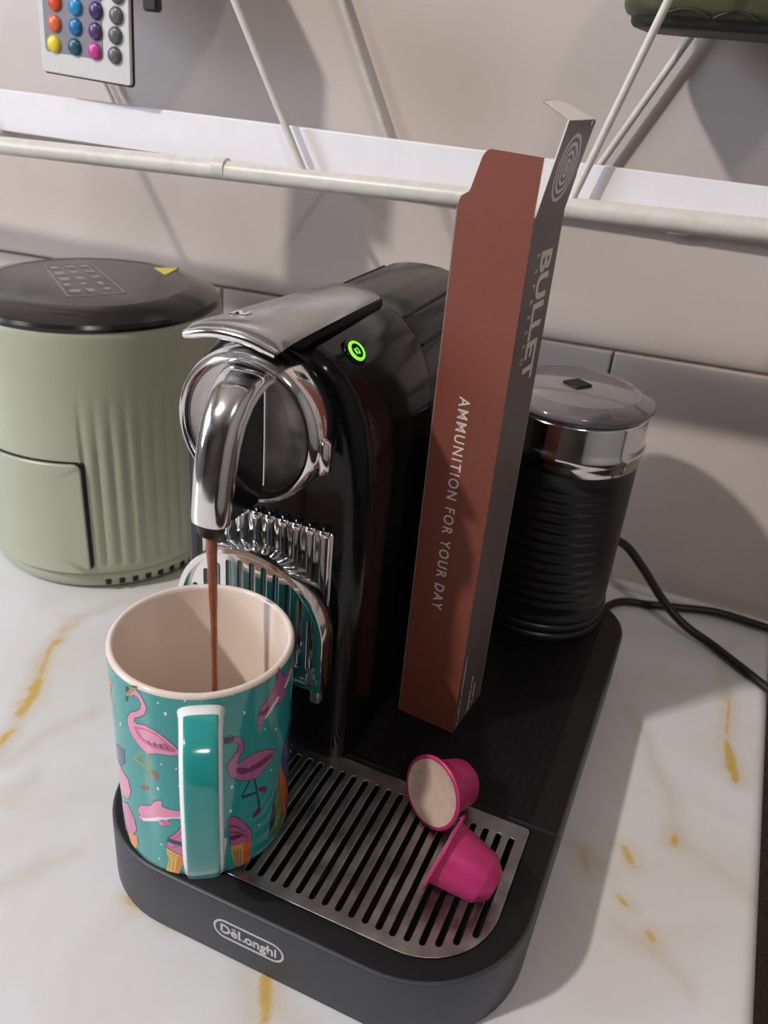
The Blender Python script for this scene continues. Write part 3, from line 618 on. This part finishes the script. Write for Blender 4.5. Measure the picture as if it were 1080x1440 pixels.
panel(b, [(BW,BD,0),(0,BD,0),(0,BD,BH),(BW,BD,BH)], T_, (0,1,0), 0, 2)
panel(b, [(0,BD,0),(0,0,0),(0,0,BH),(0,BD,BH)], T_, (-1,0,0), 1, 2)
panel(b, [(0.3,0.3,0.1),(0.3,BD-.3,0.1),(BW-.3,BD-.3,0.1),(BW-.3,.3,0.1)], .4, (0,0,-1), 1, 2)
b.build('sleeve', MS, box, local=True, smooth=0, recalc=True)
def flap(name, quad, out, mo, mi_, thick=T_):
    b = B(); panel(b, quad, thick, out, mo, mi_); return b.build(name, MS, box, local=True, smooth=0)
def ff(u, v): return (u, -.02+.03*v, BH-.2+v)
flap('front_flap', [ff(*p) for p in ((.4, .3), (34.9, .3), (35.1, 23.4), (12.6, 24), (11.0, 23.6), (9.6, 22.4), (8.6, 20.4), (5.2, 7.6), (4.6, 6.6), (1.6, 4.6), (.9, 3))], (0, -1, 0), 0, 2)
flap('back_flap', [(BW-1, BD-.1, BH), (.5, BD-.1, BH), (.8, BD, BH+6), (6, BD+.2, BH+17), (26, BD+.2, BH+17.5), (29, BD+.1, BH+11)], (0, 1, 0), 0, 2)
def sf(d, v): return (BW+.1+6.6*v/37, d, BH+v)
flap('side_flap', [sf(*p) for p in ((.8, 0), (37.8, 0), (38.2, 14), (37.2, 17), (38.6, 33), (39.2, 36.8), (35.2, 36.6), (34.2, 34.4), (32.8, 37.2), (2.7, 37.4), (.9, 6))], (1, 0, -.18), 1, 2)
top_ = [sf(2.9, 37.3), sf(36.6, 37.3)]
flap('tuck_tip', [top_[0], (28.4, 7.4, BH+43.0), (28.2, 9, BH+43.4), (28.6, 24.5, BH+43.2), (30.5, 33, BH+42.2), top_[1]], (0, 0, 1), 2, 3)
b = B(); fit_text(b, 'AMMUNITION FOR YOUR DAY', (12.9, -.02, 198.6), (0, 0, -1), (1, 0, 0), 120.5, 5.4, offset=.10, spacing=1.28, extrude=.015); b.build('front_lettering', M_whiteprint, box, local=True, smooth=0)
b = B(); fit_text(b, 'BULLET', (BW+.02, 17.6, 266.0), (0, 0, -1), (0, 1, 0), 60.5, 13.4, offset=.30, spacing=1.02, extrude=.015)
b.build('side_lettering', M_greyprint, box, local=True, smooth=0)
b = B(); fit_text(b, 'ESPRESSO', (BW+.02, 11.6, 265.5), (0, 0, -1), (0, 1, 0), 50, 3.3, spacing=3.2, extrude=.015); b.build('small_lettering', M_greyprint, box, local=True, smooth=0)
# concentric target emblem on the tall flap
b = B(); tilt = Vector((6.6/37, 0, 1)).normalized(); Fm = frame(Vector(sf(20.0, 18.6))+Vector((.03, 0, 0)), (0, 1, 0), tilt)
def ell(r, k, n=40): return [(r*math.cos(2*PI*i/n), k*r*math.sin(2*PI*i/n)) for i in range(n)]
for r0, r1 in ((12.4, 11.0), (9.4, 8.0), (6.4, 5.1), (3.5, 2.3)): b.add_mesh(curve_mesh([ell(r0, 1.12), ell(r1, 1.12)], .015), Fm)
b.add_mesh(curve_mesh([ell(1.1, 1.5)], .015), Fm)
b.build('target_emblem', M_greyprint, box, local=True, smooth=0)
# rows of fine print too small to read
b = B(); rr = random.Random(3)
def fine(d0, d1, z0, z1, w):
    z = z0
    while z > z1:
        L = rr.uniform(.8, 1.9); u = (z0-z)/(z0-z1); d = d0+(d1-d0)*u
        if rr.random() > .12: b.box((BW, d-w*rr.uniform(.6, 1)/2, z-L), (BW+.03, d+w*rr.uniform(.6, 1)/2, z-.3))
        z -= L
fine(5.0, 5.0, 52, 2.5, 1.5); fine(20, 20, 28, 2.5, 2.4); fine(25.5, 25.5, 20, 2.5, 2.2)
o = b.build('fine_print', M_greyprint, box, local=True, smooth=0); o['kind'] = 'stuff'

# ------------------------------------------------------------------ two spent pods
def pod(name, label, c, yaw, pitch, roll=0):
    r = root(name, label, 'coffee pod', c, group='spent pink coffee pods on the drip grill')
    ax = Vector((math.cos(yaw)*math.cos(pitch), math.sin(yaw)*math.cos(pitch), math.sin(pitch)))
    r.rotation_euler = ax.to_track_quat('Z', 'Y').to_euler()
    b = B(); b.lathe([(14.4, .1), (17.6, -.5), (18.5, 0), (18.5, .7), (17.8, 1.1), (15.6, 1.2), (15.1, 2.2), (14.7, 5), (12.0, 21.2), (11.6, 22.0), (7.2, 27.0), (6.6, 27.5), (0, 27.8)], seg=56); b.build('body', M_pinkcap, r, local=True, smooth=32)
    b = B(); b.lathe([(16.6, -.42), (16.2, -.25), (12, .2), (6, .5), (0, .4)], seg=56, rfun=lambda t, rr_, h: 0); b.build('foil', M_foil, r, local=True)
    return r
pod('coffee_pod', 'pink coffee pod lying with its pale foil end turned to the front', (172.6, 86.6, 57.5), math.radians(61.9), -.245)
pod('coffee_pod', 'pink coffee pod lying with its blunt end pointing right over the grill corner', (189.6, 56.6, 57.5), math.radians(-4), -.245)

# ------------------------------------------------------------------ air fryer
AC = (-187, 281)
fry = root('air_fryer', 'sage green fluted air fryer with a black lid at the left by the wall', 'air fryer', (*AC, 0))
def flute(t, r, h):
    d = math.degrees(t); d = (d+180) % 360-180
    if not -59 < d < 30: return 0
    if h < 22 or h > 178: return 0
    top = 166 - 0.55*max(0, -d-10)*.2
    fade = min(1, max(0, (top-h)/55.0)) * min(1, (h-22)/5.0)
    u = ((d+58) % 6.2)/6.2
    return -1.7*fade*(1-math.sin(PI*u)) + .0
b = B(); prof = [(0, 2.2), (84, 2.2), (87, 3.2), (89.4, 7), (90.3, 12), (90.6, 15.4), (90.2, 16.2), (91.6, 17.2), (92.3, 19.5), (92.5, 22.5), (92.5, 23.5)]
z = 26
while z < 182: prof.append((92.6, z)); z += 4
prof += [(92.6, 196), (92.2, 200), (91, 202)]
b.lathe(prof, (*AC, 0), 'Z', 480, rfun=flute); fb = b.build('body', M_sage, fry, smooth=40)
b = B(); b.lathe([(0, 201), (91.2, 201), (92.4, 202), (92.5, 204), (91.0, 206.4), (84, 210.0), (74, 212.6), (69.5, 213.3), (68.6, 212.9), (0, 213.1)], (*AC, 0), 'Z', 96); fl2 = b.build('fryer_lid', M_fryerlid, fry, smooth=24)
b = B()   # printed cooking guide on the lid: frame and small pictograms
def lp(u, v): # guide corner lattice on the lid
    p00, p10, p11, p01 = Vector((-242.3, 292.1)), Vector((-221.6, 321.7)), Vector((-146.2, 269.9)), Vector((-168.2, 235.8))
    p = (p00*(1-u)+p10*u)*(1-v)+(p01*(1-u)+p11*u)*v; return (p.x, p.y, 213.22)
def lq(u0, v0, u1, v1): b.f([b.v(lp(u0, v0)), b.v(lp(u1, v0)), b.v(lp(u1, v1)), b.v(lp(u0, v1))])
for a in ((0, 0, 1, .012), (0, .988, 1, 1), (0, 0, .03, 1), (.97, 0, 1, 1)): lq(*a)
rr = random.Random(5)
for i in range(3):
    for j in range(5):
        u, v = .10+i*.30, .07+j*.185
        w, h = rr.uniform(.10, .2), rr.uniform(.05, .09); lq(u, v, u+w, v+h); lq(u+.02, v+h+.02, u+.17, v+h+.032)
b.build('cooking_guide', M_lidprint, fl2, smooth=0)
b = B(); tri = [(-176.8, 342.0), (-162.9, 355.2), (-157.5, 330.0)]
b.loft([[(x, y, 211.6+.0) for x, y in tri], [(x, y, 213.35) for x, y in tri]]); b.build('warning_sticker', M_yellow, fl2, smooth=0)
def patch(name, a0, a1, z0, z1, r, th, m, parent, rc=4, nseg=40, slope=0):
    b = B(); out = rrect(0, 0, 1, 1, 0); pts = []
    Wd = (a1-a0)*PI/180*r
    O = rrect(0, z0, Wd, z1, rc, 6)
    P = []
    n = len(O)
    for i in range(n):
        p, q = O[i], O[(i+1) % n]; L = math.hypot(q[0]-p[0], q[1]-p[1]); k = max(1, int(L/4))
        for s in range(k): P.append((p[0]+(q[0]-p[0])*s/k, p[1]+(q[1]-p[1])*s/k))
    def cyl(x, z, rr_): 
        a = math.radians(a0)+x/r; return (AC[0]+rr_*math.cos(a), AC[1]+rr_*math.sin(a), z)
    cxm, czm = Wd/2, (z0+z1)/2
    rings = [[cyl(x, z, r-2) for x, z in P], [cyl(x, z, r+th-.8) for x, z in P], [cyl(x+(cxm-x)*.012, z+(czm-z)*.018, r+th) for x, z in P]]
    for f in (.75, .5, .25, .08): rings.append([cyl(cxm+(x-cxm)*f, czm+(z-czm)*f, r+th) for x, z in P])
    b.loft(rings, cap0=False, cap1=True); return b.build(name, m, parent, smooth=40)
gap = patch('drawer_gap', -152, -57.6, 20.5, 110.5, 92.3, .55, M_dark, fry, 5)
dr = patch('drawer', -151, -59.2, 18.5, 108.0, 92.6, 2.4, M_sage, fry, 5)
for k in range(8):
    a = math.radians(-52+k*6.3)
    Mx = Matrix.Translation((AC[0]+89.3*math.cos(a), AC[1]+89.3*math.sin(a), 8.2)) @ Matrix.Rotation(a, 4, 'Z')
    b = B(); b.box((-2, -2.2, -2.2), (1.6, 2.2, 2.6), bev=.6, M=Mx); b.build('vent', M_dark, fry)
for k in range(4):
    a = PI/4+k*PI/2; Mx = Matrix.Translation((AC[0]+70*math.cos(a), AC[1]+70*math.sin(a), 0))
    b = B(); b.lathe([(0, .1), (7, .1), (7.6, .6), (7.6, 3), (0, 3)], seg=20, M=Mx); b.build('foot', M_rubber, fry)

# ------------------------------------------------------------------ wire rack fixed to the wall
rack = root('wire_rack', 'cream painted wire rack on the wall with slanting struts and a thick front rail', 'rack', (0, 423, 300))
def rail_z(x): return 297.2+(x+252.3)*(313.0-297.2)/505.5
b = B(); b.tube([(-620, 275, rail_z(-620)), (0, 275, rail_z(0)), (560, 275, rail_z(560))], 6.0, 20); fr = b.build('front_rail', M_rack, rack)
b = B(); b.tube([(-620, 416, 292), (560, 416, 292)], 5.0, 14); b.build('back_rail', M_rack, rack)
for x0, z0, x1, z1, y in ((-8.8, 305, -92, 452, 275), (151.0, 309, 200.5, 472, 275), (-7, 300, -92, 466, 415), (129, 300, 216, 470, 415), (-255, 300, -338, 446, 415), (-262, 297, -352, 446, 275)):
    b = B(); b.tube([(x0, y, z0), (x1, y, z1)], 2.1 if y == 275 else 2.5, 12); b.build('strut', M_rack, rack)
for x in (-560, -66):
    b = B(); b.tube([(x, 279, rail_z(x)-3), (x, 416, 286)], 2.2, 10); b.build('cross_wire', M_rack, rack)
for x in (-400, -30, 200, 480):
    b = B(); b.box((x-8, 415, 284), (x+8, 423.9, 300), bev=1.5); b.build('wall_bracket', M_rack, rack)
b = B(); b.tube([(-74, 275, rail_z(-74)+1), (-65, 275, rail_z(-65)+1)], 6.6, 16); b.build('weld_sleeve', M_rack, fr)
b = B(); b.loft([[(x, y, z) for x, y in rrect(-318+i, 300+i, -142-i, 408-i, 24-i, 8)] for i, z in ((3, 417), (0, 420), (0, 452), (1, 454))]); b.build('unseen_shadow_caster', M_rack, rack)  # added out of view as a stand-in for the object shading the wall
# plank standing on the cross wires behind the front rail
b = B(); b.box((-615, 284, 305.8), (555, 290, 332.3), bev=.6); tag(b.build('white_plank', M_plank, None), 'long white laminate strip standing on edge behind the thick front rail of the rack', 'plank')

# ------------------------------------------------------------------ remote control hung from the rack
RO = Vector((-163, 270, 346)); ux = Vector((68.3, 0, -2.9)).normalized(); uy = Vector((0, 0, 1)); uy = (uy-ux*uy.dot(ux)).normalized()
rem = root('remote_control', 'white remote control with rows of coloured buttons hanging from the rack at top left', 'remote control', RO)
Fr = frame((-200.8, 269.6, 347.6), (ux.x, 0, ux.z), (uy.x, 0, uy.z))     # uz points to -Y
def rbox(b, x0, y0, x1, y1, z0, z1, r, bev=.5):
    b.loft([[Fr @ Vector((x, y, z)) for x, y in rrect(x0+i, y0+i, x1-i, y1-i, max(.5, r-i), 5)] for i, z in ((bev, z0), (0, z0+bev), (0, z1-bev), (bev, z1))])
b = B(); rbox(b, -.7, -.8, 71.0, 112, -2.2, -.5, 3); b.build('back_shell', M_remoteback, rem)
b = B(); rbox(b,   .2, .2, 70.1, 110, -1.2, 1.6, 2.4); b.build('face_plate', M_remote, rem)
b = B(); rbox(b, 4.3, 12.1, 49.8, 104, 1.4, 1.9, 2.2, .2); b.build('button_panel', M_remotepanel, rem)
BC = [[(236,214,52),(226,112,62),(224,84,50),(206,44,44)], [(34,92,112),(34,112,170),(40,140,190),(36,86,170)], [(200,70,150),(84,58,106),(70,54,104),(170,150,180)], [(98,98,98)]*4]
pos = [[(-188.1,363.8),(-186.1,375.3),(-184.5,386.8)], [(-171.8,363.4),(-169.9,374.4),(-168.7,385.1)], [(-156.4,362.2),(-154.7,373.1),(-153.1,384.1)], [(-141.2,361.0),(-139.8,371.8),(-138.2,382.4)]]
for ci in range(4):
    for ri in range(7):
        if ri < 3: px, pz = pos[ci][ri]
        else: px, pz = pos[ci][2][0]+1.6*(ri-2), pos[ci][2][1]+10.9*(ri-2)
        c = BC[ci][ri] if ri < 4 else BC[ci][(ri*2) % 4]
        nm = 'btn_%d_%d_%d' % c
        m = bpy.data.materials.get(nm) or mat(nm, srgb(*c), .3, noise_amt=.03)
        M_ = Matrix.Translation((px, 268.0, pz)) @ Matrix.Rotation(PI/2, 4, 'X')
        b = B(); b.lathe([(5.0, 0), (5.0, .8), (4.4, 1.9), (3.0, 2.6), (1.4, 2.9), (0, 3.0)], seg=24, M=M_); b.build('button', m, rem)
b = B(); b.box((-123, 272.4, 386), (-112, 279, 440), bev=1.5); b.tube([(-119, 276, 432), (-185, 278, 443), (-330, 281, 444)], 1.5, 8); b.build('clip', M_remoteback, rem)

# ------------------------------------------------------------------ olive green tub on the rack, cut by the frame
tub = root('storage_tub', 'olive green plastic tub with a dark underside at the top right behind a rack strut', 'tub', (208, 352, 400))
def tubring(i, z): return [(x, y, z) for x, y in rrect(151+i, 302+i, 268-i, 402-i, max(2, 30-i), 8)]
b = B(); b.loft([tubring(7, 403), tubring(2.5, 405), tubring(.6, 408), tubring(0, 412), tubring(0, 470), tubring(3, 474)]); b.build('tub_body', M_olive, tub, smooth=50)
b = B(); b.loft([tubring(9, 398.6), tubring(7, 399.2), tubring(5.5, 401), tubring(5, 404.5)]); b.box((236, 312, 395.5), (262, 330, 399), bev=1); bs_ = b.build('tub_base', M_olivedark, tub, smooth=50)
b = B()
for xa, xb in ((176, 199), (201, 222)):
    b.tube([(xa+(xb-xa)*k/10, 301.8+ (1.0 if 0 < k < 10 else 1.6), 404+3.2*math.sin(PI*k/10)) for k in range(11)], .8, 8)
b.build('moulded_lip', M_olivedark, tub)

# ------------------------------------------------------------------ cables on the worktop
def smooth_path(pts, n=10):
    P = [Vector(p) for p in pts]; P = [P[0]*2-P[1]] + P + [P[-1]*2-P[-2]]; out = []
    for i in range(1, len(P)-2):
        for k in range(n):
            t = k/n; a, b_, c, d = P[i-1], P[i], P[i+1], P[i+2]
            out.append(.5*((2*b_)+(-a+c)*t+(2*a-5*b_+4*c-d)*t*t+(-a+3*b_-3*c+d)*t**3))
    out.append(P[-2]); return out
b = B(); b.tube(smooth_path([(204, 352, 60), (208, 374, 66), (219, 385, 60), (236, 384, 45), (256, 382, 24), (276, 376, 11.5), (300, 368, 5.5), (336, 341, 3.6), (362, 324, 0), (420, 300, -30)]), 3.3, 12)
tag(b.build('power_cable', M_cable, None), 'black cable arching down from behind the frother, crossing over the other cable', 'cable', 'black cables behind the machine')
b = B(); b.tube(smooth_path([(205, 346, 3.4), (222, 392, 3.4), (248, 404, 3.4), (272, 411, 4.5), (300, 417, 6.0), (337, 415, 6), (420, 410, 6)]), 3.2, 12)
tag(b.build('power_cable', M_cable, None), 'black cable running along the foot of the wall under the arching one', 'cable', 'black cables behind the machine')
